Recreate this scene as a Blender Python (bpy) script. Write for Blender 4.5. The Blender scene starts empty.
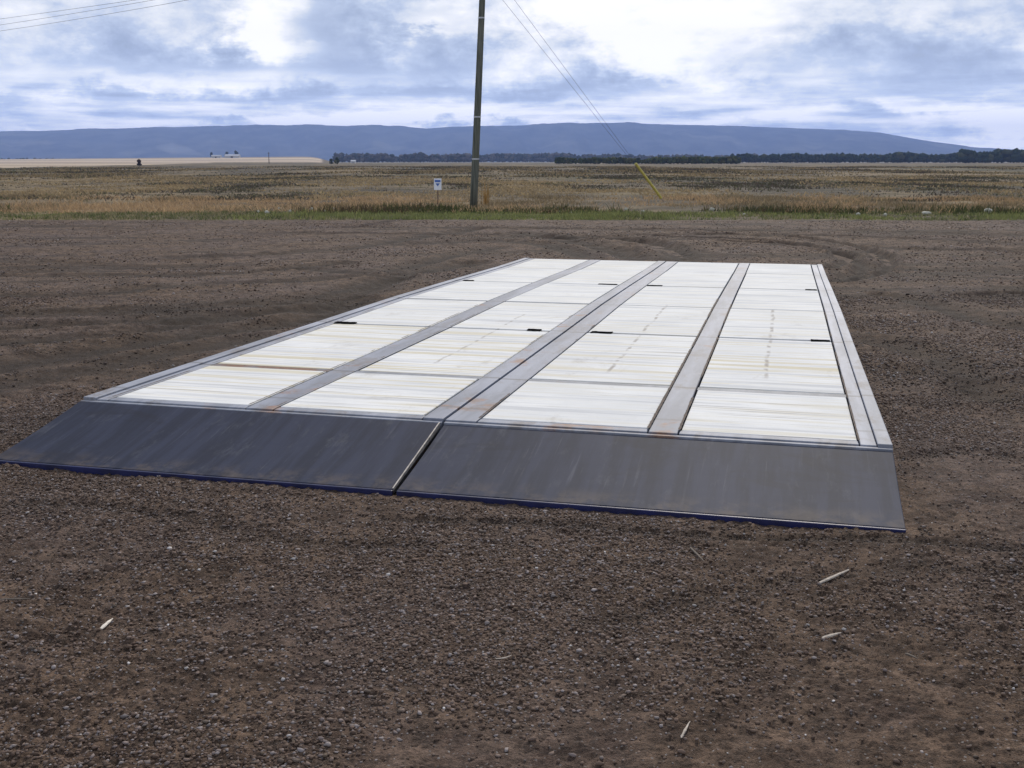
import bpy, math, random
import numpy as np
from mathutils import Vector, noise as mnoise

random.seed(7); RNG = np.random.default_rng(7)
SC = bpy.context.scene
COL = SC.collection
R = math.radians

# ------------------------------------------------------------------ camera
F, PITCH, CAMH = 1081.0, 0.203, 1.6
cam_data = bpy.data.cameras.new('camera'); cam = bpy.data.objects.new('camera', cam_data); COL.objects.link(cam)
cam.location = (0, 0, CAMH); cam.rotation_euler = (math.pi/2 - PITCH, 0, 0)
cam_data.sensor_width = 36.0; cam_data.lens = F*36.0/1024
cam_data.clip_start = 0.05; cam_data.clip_end = 60000
SC.camera = cam

def ray(px, py):
    u = (px-512)/F; v = (384-py)/F
    cp, sp = math.cos(PITCH), math.sin(PITCH)
    return Vector((u, cp + v*sp, -sp + v*cp))
def on_z(px, py, z=0.0):                       # where the sight line meets height z
    d = ray(px, py); t = (z-CAMH)/d.z
    return Vector((d.x*t, d.y*t, z))
def at_y(px, py, y):                           # where it meets the distance y
    d = ray(px, py); t = y/d.y
    return Vector((d.x*t, y, CAMH + d.z*t))

# ------------------------------------------------------------------ sky, sun, exposure
SUN_EL, SUN_AZ = R(36), R(14)                  # azimuth clockwise from +Y (ahead, slightly right)
world = bpy.data.worlds.new("World"); SC.world = world; world.use_nodes = True
class NT:
    """small node builder"""
    def __init__(s, tree): s.t = tree; s.n = tree.nodes; s.l = tree.links
    def node(s, kind, **kw):
        n = s.n.new(kind)
        for k, v in kw.items(): setattr(n, k, v)
        return n
    def put(s, sock, v):
        if v is None: return
        if isinstance(v, bpy.types.NodeSocket): s.l.new(v, sock)
        else:
            if hasattr(sock.default_value, '__len__') and not hasattr(v, '__len__'): v = [v]*len(sock.default_value)
            if hasattr(sock.default_value, '__len__') and len(sock.default_value) == 4 and len(v) == 3: v = (*v, 1)
            sock.default_value = v
    def math(s, op, a, b=None, c=None, clamp=False):
        n = s.node('ShaderNodeMath', operation=op, use_clamp=clamp)
        for i, v in enumerate((a, b, c)): s.put(n.inputs[i], v)
        return n.outputs[0]
    def mix(s, f, a, b, mode='MIX'):
        n = s.node('ShaderNodeMix', data_type='RGBA', blend_type=mode)
        s.put(n.inputs[0], f); s.put(n.inputs[6], a); s.put(n.inputs[7], b)
        return n.outputs[2]
    def noise(s, vec, scale, detail=4, rough=.55, dist=0.0, out=0, ntype='FBM'):
        n = s.node('ShaderNodeTexNoise')
        s.put(n.inputs['Vector'], vec); s.put(n.inputs['Scale'], scale); s.put(n.inputs['Detail'], detail)
        s.put(n.inputs['Roughness'], rough); s.put(n.inputs['Distortion'], dist)
        return n.outputs[out]
    def vor(s, vec, scale, feature='F1', out='Distance', rand=1.0):
        n = s.node('ShaderNodeTexVoronoi', feature=feature)
        s.put(n.inputs['Vector'], vec); s.put(n.inputs['Scale'], scale); s.put(n.inputs['Randomness'], rand)
        return n.outputs[out]
    def map(s, vec, scale=(1,1,1), loc=(0,0,0), rot=(0,0,0)):
        n = s.node('ShaderNodeMapping'); s.put(n.inputs['Vector'], vec)
        n.inputs['Scale'].default_value = scale; n.inputs['Location'].default_value = loc; n.inputs['Rotation'].default_value = rot
        return n.outputs[0]
    def rng(s, v, a, b, c=0.0, d=1.0, smooth=True):
        n = s.node('ShaderNodeMapRange', interpolation_type='SMOOTHSTEP' if smooth else 'LINEAR')
        s.put(n.inputs[0], v)
        for i, x in zip((1, 2, 3, 4), (a, b, c, d)): s.put(n.inputs[i], x)
        return n.outputs[0]
    def obj(s): return s.node('ShaderNodeTexCoord').outputs['Object']
    def sep(s, v):
        n = s.node('ShaderNodeSeparateXYZ'); s.put(n.inputs[0], v); return n.outputs
    def comb(s, x, y, z):
        n = s.node('ShaderNodeCombineXYZ')
        for i, v in enumerate((x, y, z)): s.put(n.inputs[i], v)
        return n.outputs[0]

w = NT(world.node_tree)
w.n.clear()
wout = w.node('ShaderNodeOutputWorld')
sky = w.node('ShaderNodeTexSky', sky_type='NISHITA', sun_disc=False)
sky.sun_elevation = SUN_EL; sky.sun_rotation = SUN_AZ; sky.dust_density = 1.5; sky.altitude = 400
bg_sky = w.node('ShaderNodeBackground'); w.put(bg_sky.inputs[0], sky.outputs[0]); bg_sky.inputs[1].default_value = 0.09
gen = w.node('ShaderNodeTexCoord').outputs['Generated']
gx, gy, gz = w.sep(gen)
azi = w.math('ARCTAN2', gx, gy); ele = w.math('ARCSINE', gz)
warp = w.noise(w.comb(w.math('MULTIPLY', azi, 5.0), w.math('MULTIPLY', ele, 11.0), 0.0), 1.0, 3, .5, out=1)
def sph(sx, sy, ox, oy, k=.5):
    """cloud coordinates: azimuth and elevation, gently warped"""
    p = w.comb(w.math('MULTIPLY_ADD', azi, sx, ox), w.math('MULTIPLY_ADD', ele, sy, oy), 0.0)
    n = w.node('ShaderNodeVectorMath', operation='MULTIPLY_ADD')
    w.put(n.inputs[0], warp); n.inputs[1].default_value = (k, k, 0); w.put(n.inputs[2], p)
    return n.outputs[0]
n_big = w.noise(sph(5.5, 15, 3.3, 1.7), 1.0, 9, .56)
n_det = w.noise(sph(17, 29, 7.1, 4.2, .45), 1.0, 10, .64)
n_band = w.noise(sph(8, 82, 1.2, 9.4, .4), 1.0, 7, .58)
AZ = w.math('DIVIDE', gx, w.math('MAXIMUM', gy, 0.05)); EL = w.math('DIVIDE', gz, w.math('MAXIMUM', gy, 0.05))
front = w.rng(gy, 0.3, 0.8)
jit = w.math('MULTIPLY', w.math('SUBTRACT', n_det, .5), .12)
def blob(px, py, sx, sy, amp, rot=0.0):
    """a brighter (or darker) cloud mass around one direction of the sky"""
    d = ray(px, py); a0, e0 = d.x/d.y, d.z/d.y
    da = w.math('DIVIDE', w.math('ADD', w.math('SUBTRACT', AZ, a0), jit), sx/F)
    de = w.math('DIVIDE', w.math('ADD', w.math('SUBTRACT', EL, e0), w.math('MULTIPLY', jit, .5)), sy/F)
    c, s_ = math.cos(rot), math.sin(rot)
    p = w.math('ADD', w.math('MULTIPLY', da, c), w.math('MULTIPLY', de, s_))
    q = w.math('SUBTRACT', w.math('MULTIPLY', de, c), w.math('MULTIPLY', da, s_))
    r2 = w.math('ADD', w.math('MULTIPLY', p, p), w.math('MULTIPLY', q, q))
    g = w.math('POWER', 2.718, w.math('MULTIPLY', r2, -1.0))
    return w.math('MULTIPLY', w.math('MULTIPLY', g, amp), front)
val = w.math('ADD', w.math('MULTIPLY', n_big, .9), w.math('MULTIPLY_ADD', n_det, .92, -.20))
low = w.rng(gz, 0.03, 0.085, 1, 0)
val = w.math('ADD', val, w.math('MULTIPLY', w.math('SUBTRACT', n_band, .5), w.math('MULTIPLY_ADD', low, 1.8, .20)))
for b in [(268, 24, 32, 32, .50), (285, 52, 40, 14, .25), (700, 20, 110, 44, .28), (580, 8, 60, 22, .26), (640, 50, 60, 26, .22), (940, 106, 100, 9, .34), (1010, 124, 90, 12, .42), (200, 82, 130, 9, .26), (340, 116, 170, 9, .30),
          (540, 110, 150, 9, .22), (430, 24, 30, 8, .24), (120, 62, 130, 20, -.20), (60, 30, 120, 30, -.04), (420, 66, 90, 24, -.20), (350, 36, 40, 34, -.14), (965, 60, 90, 34, -.16), (800, 52, 60, 16, -.18), (620, 88, 110, 10, -.16),
          (880, 118, 50, 7, -.16), (200, 100, 200, 8, -.16), (90, 118, 120, 10, -.14), (600, 122, 150, 4, .22), (330, 121, 130, 4, .30), (90, 131, 120, 3, .22), (930, 10, 80, 20, .16), (480, 92, 120, 6, -.14), (180, 28, 60, 20, .06)]:
    val = w.math('ADD', val, blob(*b))
high = w.rng(gz, .22, .5)
val = w.math('ADD', val, w.math('MULTIPLY', high, -.13))
ramp = w.node('ShaderNodeValToRGB'); w.put(ramp.inputs[0], w.math('SUBTRACT', val, .18))
cr = ramp.color_ramp
cr.elements[0].position = .10; cr.elements[0].color = (.30, .37, .51, 1)
cr.elements[1].position = .82; cr.elements[1].color = (1.25, 1.23, 1.22, 1)
for p, c in ((.26, (.42, .50, .67, 1)), (.44, (.60, .69, .86, 1)), (.58, (.88, .92, .98, 1))):
    e = cr.elements.new(p); e.color = c
below = w.rng(gz, -0.05, -0.005)
ccol = w.mix(below, (.12, .11, .10), ramp.outputs[0])
bg_cl = w.node('ShaderNodeBackground'); w.put(bg_cl.inputs[0], ccol); w.put(bg_cl.inputs[1], w.rng(ele, .01, .11, 1.36, 1.0, smooth=False))
mixw = w.node('ShaderNodeMixShader')
w.put(mixw.inputs[0], w.rng(val, .2, .5, .86, 1.0)); w.put(mixw.inputs[1], bg_sky.outputs[0]); w.put(mixw.inputs[2], bg_cl.outputs[0])
w.put(wout.inputs[0], mixw.outputs[0])

sd = bpy.data.lights.new('sun', 'SUN'); sd.energy = 3.0; sd.angle = R(1.8); sd.color = (1.0, .92, .80)
sun = bpy.data.objects.new('sun', sd); COL.objects.link(sun)
sdir = Vector((math.sin(SUN_AZ)*math.cos(SUN_EL), math.cos(SUN_AZ)*math.cos(SUN_EL), math.sin(SUN_EL)))
sun.rotation_euler = sdir.to_track_quat('Z', 'Y').to_euler()
vs = SC.view_settings
vs.view_transform = 'Standard'; vs.look = 'None'; vs.gamma = 1; vs.exposure = 0.0; vs.use_curve_mapping = False
SC.cycles.use_denoising = True; SC.cycles.sample_clamp_indirect = 4.0; SC.cycles.sample_clamp_direct = 12.0
SC.cycles.max_bounces = 6; SC.cycles.diffuse_bounces = 3; SC.cycles.volume_bounces = 1
SC.cycles.caustics_reflective = False; SC.cycles.caustics_refractive = False

# ------------------------------------------------------------------ helpers
def tag(o, label=None, cat=None, group=None, kind=None):
    if label: o['label'] = label
    if cat: o['category'] = cat
    if group: o['group'] = group
    if kind: o['kind'] = kind
    return o
def empty(name, loc=(0,0,0), rz=0.0):
    o = bpy.data.objects.new(name, None); COL.objects.link(o); o.location = loc; o.rotation_euler = (0, 0, rz)
    o.empty_display_size = .2
    return o
def mesh_np(name, verts, faces, m, parent=None, smooth=False, color=None, fcol=None, k=None):
    """faces: (n,3|4) int array, or list"""
    me = bpy.data.meshes.new(name)
    verts = np.ascontiguousarray(verts, dtype=np.float32)
    if isinstance(faces, np.ndarray):
        n, kk = faces.shape
        me.vertices.add(len(verts)); me.vertices.foreach_set('co', verts.ravel())
        me.loops.add(n*kk); me.loops.foreach_set('vertex_index', np.ascontiguousarray(faces, dtype=np.int32).ravel())
        me.polygons.add(n); me.polygons.foreach_set('loop_start', np.arange(0, n*kk, kk, dtype=np.int32))
        me.polygons.foreach_set('loop_total', np.full(n, kk, dtype=np.int32))
        me.update(calc_edges=True)
    else:
        me.from_pydata([tuple(v) for v in verts], [], faces); me.update()
    if smooth: me.polygons.foreach_set('use_smooth', np.ones(len(me.polygons), dtype=bool))
    if color is not None:
        c = np.ones((len(verts), 4), dtype=np.float32); c[:, :3] = color
        at = me.attributes.new('tint', 'FLOAT_COLOR', 'POINT'); at.data.foreach_set('color', c.ravel())
    me.materials.append(m)
    o = bpy.data.objects.new(name, me); COL.objects.link(o)
    if parent: o.parent = parent
    return o
class MB:
    def __init__(s): s.v = []; s.f = []
    def add(s, vs_, fs):
        b = len(s.v); s.v += [tuple(v) for v in vs_]; s.f += [tuple(i+b for i in f) for f in fs]
    def box(s, x0, x1, y0, y1, z0, z1):
        s.add([(x0,y0,z0),(x1,y0,z0),(x1,y1,z0),(x0,y1,z0),(x0,y0,z1),(x1,y0,z1),(x1,y1,z1),(x0,y1,z1)],
              [(3,2,1,0),(4,5,6,7),(0,1,5,4),(1,2,6,5),(2,3,7,6),(3,0,4,7)])
    def tube(s, pts, rad, n=8, cap=True):
        pts = [Vector(p) for p in pts]
        if not hasattr(rad, '__len__'): rad = [rad]*len(pts)
        rings = []
        for i, p in enumerate(pts):
            d = (pts[min(i+1, len(pts)-1)] - pts[max(i-1, 0)]).normalized()
            u = d.cross(Vector((0, 0, 1)) if abs(d.z) < .9 else Vector((1, 0, 0))).normalized(); v = d.cross(u)
            rings.append([p + (u*math.cos(a) + v*math.sin(a))*rad[i] for a in [2*math.pi*k/n for k in range(n)]])
        b = len(s.v); s.v += [tuple(q) for r_ in rings for q in r_]
        for i in range(len(pts)-1):
            for k in range(n):
                a, c = b+i*n+k, b+i*n+(k+1) % n
                s.f.append((a, c, c+n, a+n))
        if cap:
            s.f.append(tuple(b+k for k in range(n))[::-1]); s.f.append(tuple(b+(len(pts)-1)*n+k for k in range(n)))
    def build(s, name, m, parent=None, bevel=0.0, smooth=False, segs=2):
        me = bpy.data.meshes.new(name); me.from_pydata(s.v, [], s.f); me.update(); me.materials.append(m)
        if smooth:
            me.polygons.foreach_set('use_smooth', np.ones(len(me.polygons), dtype=bool))
        o = bpy.data.objects.new(name, me); COL.objects.link(o)
        if parent: o.parent = parent
        if bevel:
            b = o.modifiers.new('bevel', 'BEVEL'); b.width = bevel; b.segments = segs; b.limit_method = 'ANGLE'; b.angle_limit = R(40)
        return o
# numpy value noise
def _hash(i, j, s):
    h = (i.astype(np.int64)*374761393 + j.astype(np.int64)*668265263 + s*1274126177) & 0x7fffffff
    h = ((h ^ (h >> 13))*1274126177) & 0x7fffffff
    return ((h ^ (h >> 16)) & 0xffff)/65535.0
def vnoise(x, y, seed=0):
    i, j = np.floor(x), np.floor(y); fx, fy = x-i, y-j
    fx = fx*fx*fx*(fx*(fx*6-15)+10); fy = fy*fy*fy*(fy*(fy*6-15)+10)
    a, b, c, d = _hash(i, j, seed), _hash(i+1, j, seed), _hash(i, j+1, seed), _hash(i+1, j+1, seed)
    return (a*(1-fx)+b*fx)*(1-fy) + (c*(1-fx)+d*fx)*fy - .5
def fbm(x, y, seed=0, oct=4, gain=.5):
    r_ = 0; a = 1.0
    for k in range(oct):
        r_ = r_ + a*vnoise(x*(2.03**k) + 17.3*k, y*(2.03**k) - 9.1*k, seed+k); a *= gain
    return r_

# ------------------------------------------------------------------ materials
def new_mat(name):
    m = bpy.data.materials.new(name); m.use_nodes = True
    t = NT(m.node_tree); b = m.node_tree.nodes['Principled BSDF']
    return m, t, b
def bump(t, b, h, strength=.5, dist=.01):
    n = t.node('ShaderNodeBump'); t.put(n.inputs['Height'], h); n.inputs['Strength'].default_value = strength; n.inputs['Distance'].default_value = dist
    t.put(b.inputs['Normal'], n.outputs[0])
def plain(name, col, rough=.7, metal=0.0, var=.25, scale=8, spec=.5):
    m, t, b = new_mat(name); c = t.obj()
    n = t.noise(c, scale, 5, .6)
    t.put(b.inputs['Base Color'], t.mix(t.rng(n, .3, .7), tuple(x*(1-var) for x in col), tuple(min(x*(1+var), .95) for x in col)))
    b.inputs['Roughness'].default_value = rough; b.inputs['Metallic'].default_value = metal; b.inputs['Specular IOR Level'].default_value = spec
    return m
def tinted(name, rough=.9, transl=0.0, spec=.2, var_scale=None):
    m, t, b = new_mat(name)
    a = t.node('ShaderNodeAttribute', attribute_name='tint').outputs['Color']
    if var_scale:
        n = t.noise(t.obj(), var_scale, 4, .6); a = t.mix(t.rng(n, .3, .7), a, (.5, .5, .5), 'OVERLAY') if False else t.mix(1.0, a, t.mix(t.rng(n, .3, .7), (.7, .7, .7), (1.2, 1.2, 1.2)), 'MULTIPLY')
    t.put(b.inputs['Base Color'], a); b.inputs['Roughness'].default_value = rough; b.inputs['Specular IOR Level'].default_value = spec
    if transl:
        tr = t.node('ShaderNodeBsdfTranslucent'); t.put(tr.inputs[0], a)
        mx = t.node('ShaderNodeMixShader'); mx.inputs[0].default_value = transl
        t.put(mx.inputs[1], b.outputs[0]); t.put(mx.inputs[2], tr.outputs[0])
        t.put(t.n['Material Output'].inputs[0], mx.outputs[0])
    return m

def soil_material():
    m, t, b = new_mat('gravelly_soil'); c = t.obj()
    patch = t.math('MULTIPLY', t.rng(t.noise(c, .55, 6, .65, .4), .42, .66), .65)
    mid = t.noise(c, 4.5, 6, .65)
    fine = t.mix(.55, t.noise(c, 80, 6, .8), t.noise(t.map(c, (1, 1.5, 1)), 14, 6, .8))
    grit = t.noise(c, 170, 2, .6)
    brown = t.mix(t.rng(mid, .35, .68), (.066, .041, .027), (.152, .100, .067))
    grey = t.mix(t.rng(mid, .35, .68), (.072, .048, .041), (.146, .107, .092))
    col = t.mix(patch, brown, grey)
    damp = t.node('ShaderNodeAttribute', attribute_name='tint').outputs['Color']
    dr = t.sep(damp)
    col = t.mix(t.rng(fine, .38, .64), t.mix(1.0, col, (.34, .33, .32), 'MULTIPLY'), t.mix(1.0, col, (1.62, 1.60, 1.58), 'MULTIPLY'))
    # grains of paler stone trodden into the surface
    vd = t.vor(c, 75); vc = t.vor(c, 75, out='Color')
    sel = t.math('GREATER_THAN', t.sep(vc)[0], t.math('MULTIPLY_ADD', patch, -.12, .86))
    dot = t.math('MULTIPLY', t.math('LESS_THAN', vd, .30), sel)
    col = t.mix(t.math('MULTIPLY', dot, .75), col, t.mix(t.sep(vc)[1], (.16, .14, .13), (.32, .29, .27)))
    col = t.mix(t.math('MULTIPLY', dr[0], .88), col, (.026, .017, .011))
    t.put(b.inputs['Base Color'], col)
    t.put(b.inputs['Roughness'], t.rng(grit, .3, .7, .82, 1.0)); b.inputs['Specular IOR Level'].default_value = .25
    h = t.math('ADD', t.math('MULTIPLY', fine, .8), t.math('ADD', t.math('MULTIPLY', grit, .5), t.math('MULTIPLY', dot, .35)))
    bump(t, b, h, 1.0, .02)
    return m
M_soil = soil_material()

def field_material():
    m, t, b = new_mat('rough_pasture'); c = t.obj()
    s = t.map(c, (1.5, .42, 1.0))
    n1 = t.noise(s, .035, 6, .6, .5); n2 = t.noise(t.map(c, (.8, 1.3, 1)), .5, 7, .78); n3 = t.noise(c, .012, 4, .5)
    tan = t.mix(t.rng(n2, .35, .65), (.080, .060, .036), (.25, .188, .112))
    dark = t.mix(t.rng(n2, .35, .65), (.042, .036, .027), (.100, .082, .060))
    col = t.mix(t.rng(n1, .42, .58), dark, tan)
    col = t.mix(t.rng(n3, .5, .65, 0, .5), col, (.085, .090, .045))
    x, y, z = t.sep(c)
    # pale mown stubble beyond the scrub on the left
    edge = t.math('SUBTRACT', t.math('MULTIPLY_ADD', y, -.19, -84.0), x)      # >0 left of the boundary
    edge = t.math('ADD', edge, t.math('MULTIPLY', t.math('SUBTRACT', n1, .5), 60.0))
    far = t.rng(edge, -4, 8)
    ang = t.math('SUBTRACT', -.172, t.math('DIVIDE', x, t.math('MAXIMUM', y, 1.0)))
    far = t.math('MAXIMUM', far, t.math('MULTIPLY', t.rng(ang, -.002, .002), t.rng(y, 1000, 1150)))
    pale = t.mix(t.rng(t.noise(t.map(c, (.12, 1, 1)), .010, 4, .6), .40, .6), (.26, .205, .15), (.55, .43, .31))
    pale = t.mix(t.rng(y, 250, 380), (.17, .135, .09), pale)
    col = t.mix(far, col, pale)
    # far flats beyond the tree lines
    ff = t.rng(y, 1500, 2600)
    strip = t.noise(t.map(c, (.15, 1, 1)), .0012, 3, .5)
    col = t.mix(ff, col, t.mix(t.rng(strip, .42, .58), (.06, .065, .04), (.20, .17, .12)))
    t.put(b.inputs['Base Color'], col); b.inputs['Roughness'].default_value = .95; b.inputs['Specular IOR Level'].default_value = .1
    bump(t, b, t.math('ADD', n2, t.noise(c, 2.5, 4, .6)), .8, .15)
    return m
M_field = field_material()

def panel_material():
    m, t, b = new_mat('whitewashed_concrete'); c = t.obj()
    rnd = t.node('ShaderNodeObjectInfo').outputs['Random']
    off = t.comb(t.math('MULTIPLY', rnd, 37.0), t.math('MULTIPLY', rnd, 11.0), 0.0)
    va = t.node('ShaderNodeVectorMath', operation='ADD'); t.put(va.inputs[0], c); t.put(va.inputs[1], off); cc = va.outputs[0]
    x, y, z = t.sep(c)
    streak = t.noise(t.map(cc, (.35, 9.0, 1)), 1.0, 6, .62, .25)
    streak2 = t.noise(t.map(cc, (.6, 30.0, 1)), 1.0, 4, .6, .15)
    blot = t.noise(cc, 1.6, 5, .6)
    fine = t.noise(cc, 45, 4, .65)
    base = t.mix(t.rng(blot, .3, .7), (.64, .63, .61), (.74, .725, .695))
    near = t.rng(y, .2, 6.0, 1.0, .45)
    cream = t.math('MULTIPLY', t.rng(streak, .49, .60), t.math('MULTIPLY', near, t.rng(rnd, .1, .9, .35, .95)))
    col = t.mix(cream, base, (.57, .50, .345))
    line = t.math('MULTIPLY', t.rng(streak2, .56, .66), t.math('MULTIPLY', near, t.rng(blot, .36, .56)))
    col = t.mix(t.rng(streak, .38, .47, .45, 0), col, (.38, .38, .39))
    col = t.mix(t.math('MULTIPLY', line, .75), col, (.34, .31, .27))
    col = t.mix(t.rng(fine, .55, .75, 0, .16), col, (.45, .44, .43))
    # scuffed tyre line down the middle of some panels
    for a0, b0, b1, k in ((1.72, 1.6, 5.6, .022), (.66, 1.5, 5.6, .02), (-.60, 1.5, 4.6, .018)):
        wob = t.math('MULTIPLY', t.math('SUBTRACT', t.noise(t.comb(y, 0.0, a0), 2.2, 2), .5), .07)
        d = t.math('ABSOLUTE', t.math('ADD', t.math('SUBTRACT', x, a0), wob))
        on = t.math('MULTIPLY', t.rng(d, k*.2, k*1.0, 1, 0), t.math('MULTIPLY', t.rng(y, b0, b0+.3), t.rng(y, b1-.3, b1, 1, 0)))
        br = t.rng(t.noise(t.map(c, (10, 7, 1)), 1.0, 3), .42, .60)
        col = t.mix(t.math('MULTIPLY', t.math('MULTIPLY', on, br), .8), col, (.33, .29, .25))
    mud = t.math('MULTIPLY', t.rng(t.noise(t.map(c, (2.2, 1.2, 1)), 1.3, 8, .72, .3), .57, .70), t.rng(y, .0, 8.0, .42, .14))
    col = t.mix(mud, col, (.36, .31, .25))
    t.put(b.inputs['Base Color'], col); b.inputs['Roughness'].default_value = .9; b.inputs['Specular IOR Level'].default_value = .12
    bump(t, b, t.math('ADD', fine, t.math('MULTIPLY', streak2, 1.2)), .25, .004)
    return m
M_panel = panel_material()

def steel_material(name, col, rough, rust, rustcol=(.16, .075, .035), scuff=(.5, .5, .52), scf=.2, metal=.35, sx=(6, .7, 3)):
    m, t, b = new_mat(name); c = t.obj()
    st = t.noise(t.map(c, sx), 1.0, 6, .6, .2); bl = t.noise(c, 2.6, 6, .62, .3); fi = t.noise(c, 34, 4, .65)
    co = t.mix(t.rng(st, .35, .65), tuple(v*.78 for v in col), tuple(min(.9, v*1.18) for v in col))
    co = t.mix(t.rng(bl, .66-rust, .80-rust, 0, .8), co, t.mix(t.rng(fi, .35, .65), rustcol, tuple(v*1.9 for v in rustcol)))
    co = t.mix(t.math('MULTIPLY', t.rng(t.noise(t.map(c, (9, 3.0, 3)), 1.0, 6, .75), .54, .72), scf), co, scuff)
    co = t.mix(t.rng(fi, .6, .8, 0, .3), co, tuple(v*.5 for v in col))
    if name in ('worn_grey_steel', 'galvanised_rail'):
        xg, yg, zg = t.sep(c); wv = t.math('MULTIPLY', t.math('SUBTRACT', t.noise(c, 9, 3), .5), .03)
        grime = t.rng(t.noise(t.map(c, (4, 2.2, 1)), 1.0, 7, .75, .4), .50, .66)
        co = t.mix(t.math('MULTIPLY', grime, t.rng(yg, 0, 7, .62, .25)), co, (.13, .105, .085))
        for rv in (1.2552, 3.452, 5.3874, 7.5068, 9.7646, .32):
            dj = t.math('ABSOLUTE', t.math('ADD', t.math('SUBTRACT', yg, rv), wv))
            co = t.mix(t.math('MULTIPLY', t.rng(dj, .010, .035, 1, 0), .55 if rv > .5 else .35), co, (.07, .06, .055))
    if name == 'dark_ramp_plate':
        sc1 = t.noise(t.map(c, (38, 1.3, 1)), 1.0, 4, .6, .1); msk = t.noise(t.map(c, (1.5, 2.5, 1)), 1.0, 4, .6)
        co = t.mix(t.math('MULTIPLY', t.rng(sc1, .58, .70), t.rng(msk, .42, .62, .05, .32)), co, (.12, .12, .14))
        x_, y_, z_ = t.sep(c)
        dust = t.math('MULTIPLY', t.rng(y_, -.78, -.60, 1, 0), t.rng(t.noise(c, 6, 5, .7), .40, .62))
        co = t.mix(t.math('MULTIPLY', dust, .5), co, (.13, .10, .08))
        stain = t.rng(t.noise(t.map(c, (1.3, 3.0, 1)), 1.0, 5, .65, .6), .56, .66)
        co = t.mix(t.math('MULTIPLY', stain, .45), co, (.018, .018, .026))
    t.put(b.inputs['Base Color'], co); b.inputs['Metallic'].default_value = metal; b.inputs['Specular IOR Level'].default_value = .28 if name != 'dark_ramp_plate' else .10
    b.inputs['Roughness'].default_value = rough
    bump(t, b, t.math('ADD', t.math('MULTIPLY', fi, .4), st), .12, .003)
    return m
M_beam = steel_material('worn_grey_steel', (.215, .225, .265), .62, .09, metal=.0)
M_rail = steel_material('galvanised_rail', (.27, .28, .32), .62, .04, metal=.0)
M_cross = steel_material('joint_steel', (.15, .15, .16), .7, .22, rustcol=(.12, .055, .025))
M_joint = steel_material('grey_joint_steel', (.20, .205, .225), .65, .06, metal=.0)
M_ramp = steel_material('dark_ramp_plate', (.027, .031, .052), .66, -.03, rustcol=(.085, .055, .045), scuff=(.075, .077, .092), scf=.55, metal=.0, sx=(14, 1.1, 3))
M_navy = plain('navy_edge_paint', (.007, .010, .060), .45, var=.35, scale=6)
M_edge = plain('bright_worn_steel', (.36, .32, .28), .45, .4, .3, 20)
M_dark = plain('pocket_shade_black', (.008, .008, .008), 1.0, 0, .3, spec=.0)  # near-black colour for the shade inside the lifting pockets
M_rustgap = plain('rusty_joint_filler', (.075, .050, .035), .9, 0, .45, 14)

# ------------------------------------------------------------------ ground level of the yard
def base_z(x, y):
    z = -0.0133*np.clip(y-5.85, 0, 12.8)
    return z
def P2(px, py, z=-.12):
    p = on_z(px, py, z); return (p.x, p.y)
def pz(x, y): return float(base_z(x, np.array(y)))
# wheel ruts as polylines on the ground: (points, half width, depth, dampness)
RUTS = []
def rut(pix, hw=.13, depth=.022, damp=.5, pair=0.0, smooth=True):
    pts = np.array([P2(*p, z=-.15 if p[1] < 290 else -.06) for p in pix])
    if len(pts) > 2 and smooth:                         # Catmull-Rom
        q = np.vstack([2*pts[0]-pts[1], pts, 2*pts[-1]-pts[-2]]); out = []
        for i in range(1, len(q)-2):
            for t_ in np.linspace(0, 1, 8, endpoint=False):
                a, b_, c_, d_ = q[i-1], q[i], q[i+1], q[i+2]
                out.append(.5*((2*b_) + (-a+c_)*t_ + (2*a-5*b_+4*c_-d_)*t_**2 + (-a+3*b_-3*c_+d_)*t_**3))
        pts = np.array(out+[q[-2]])
    far = max(p[1] for p in pix) < 270
    RUTS.append((pts, hw*(1.0 if hw <= .09 else (1.0 if depth >= .04 else (2.1 if far else 1.6))), min(.075, depth*1.7) if hw > .09 else depth, min(1, damp*1.9)))
rut([(-150, 395), (0, 368), (110, 348), (200, 332), (300, 318), (360, 296)], .20, .030, 1.0)
rut([(-150, 420), (0, 392), (90, 372), (180, 352), (260, 338)], .16, .018, .5)
rut([(-100, 345), (60, 338), (160, 326), (260, 312), (330, 300), (400, 278)], .16, .022, .7)
rut([(-100, 314), (60, 310), (180, 305), (300, 296), (400, 276), (470, 262)], .18, .026, .7)
rut([(-60, 292), (80, 290), (180, 287), (260, 284), (370, 276)], .15, .018, .5)
rut([(300, 268), (360, 272), (400, 268), (440, 258), (500, 246)], .14, .018, .6)
rut([(-20, 258), (70, 262), (150, 266), (240, 264)], .14, .016, .4)
rut([(250, 232), (380, 233), (500, 234), (620, 238), (690, 252), (700, 258)], .17, .03, .6)
rut([(520, 232), (560, 238), (600, 246), (640, 258)], .17, .034, .8)
rut([(400, 244), (480, 240), (540, 243), (575, 252), (585, 257)], .15, .025, .6)
rut([(700, 232), (780, 236), (850, 244), (885, 256), (884, 268), (862, 278), (838, 284)], .16, .045, .9)
rut([(660, 236), (760, 240), (820, 247), (856, 258), (862, 268), (848, 277), (830, 281)], .16, .045, .9)
rut([(620, 234), (760, 234), (860, 236), (960, 240), (1060, 246)], .16, .032, .7)
rut([(440, 228), (560, 228), (680, 229), (800, 231)], .15, .03, .7)
rut([(560, 236), (640, 240), (672, 250), (676, 260)], .15, .035, .8)
rut([(720, 240), (790, 244), (838, 252), (842, 262), (828, 268)], .14, .04, .8)
rut([(480, 228), (420, 236), (360, 246), (280, 252), (180, 256)], .14, .022, .6)
rut([(-60, 330), (80, 322), (200, 316), (300, 305)], .14, .02, .6)
rut([(-60, 276), (90, 276), (220, 274), (340, 262)], .14, .02, .6)
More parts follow.
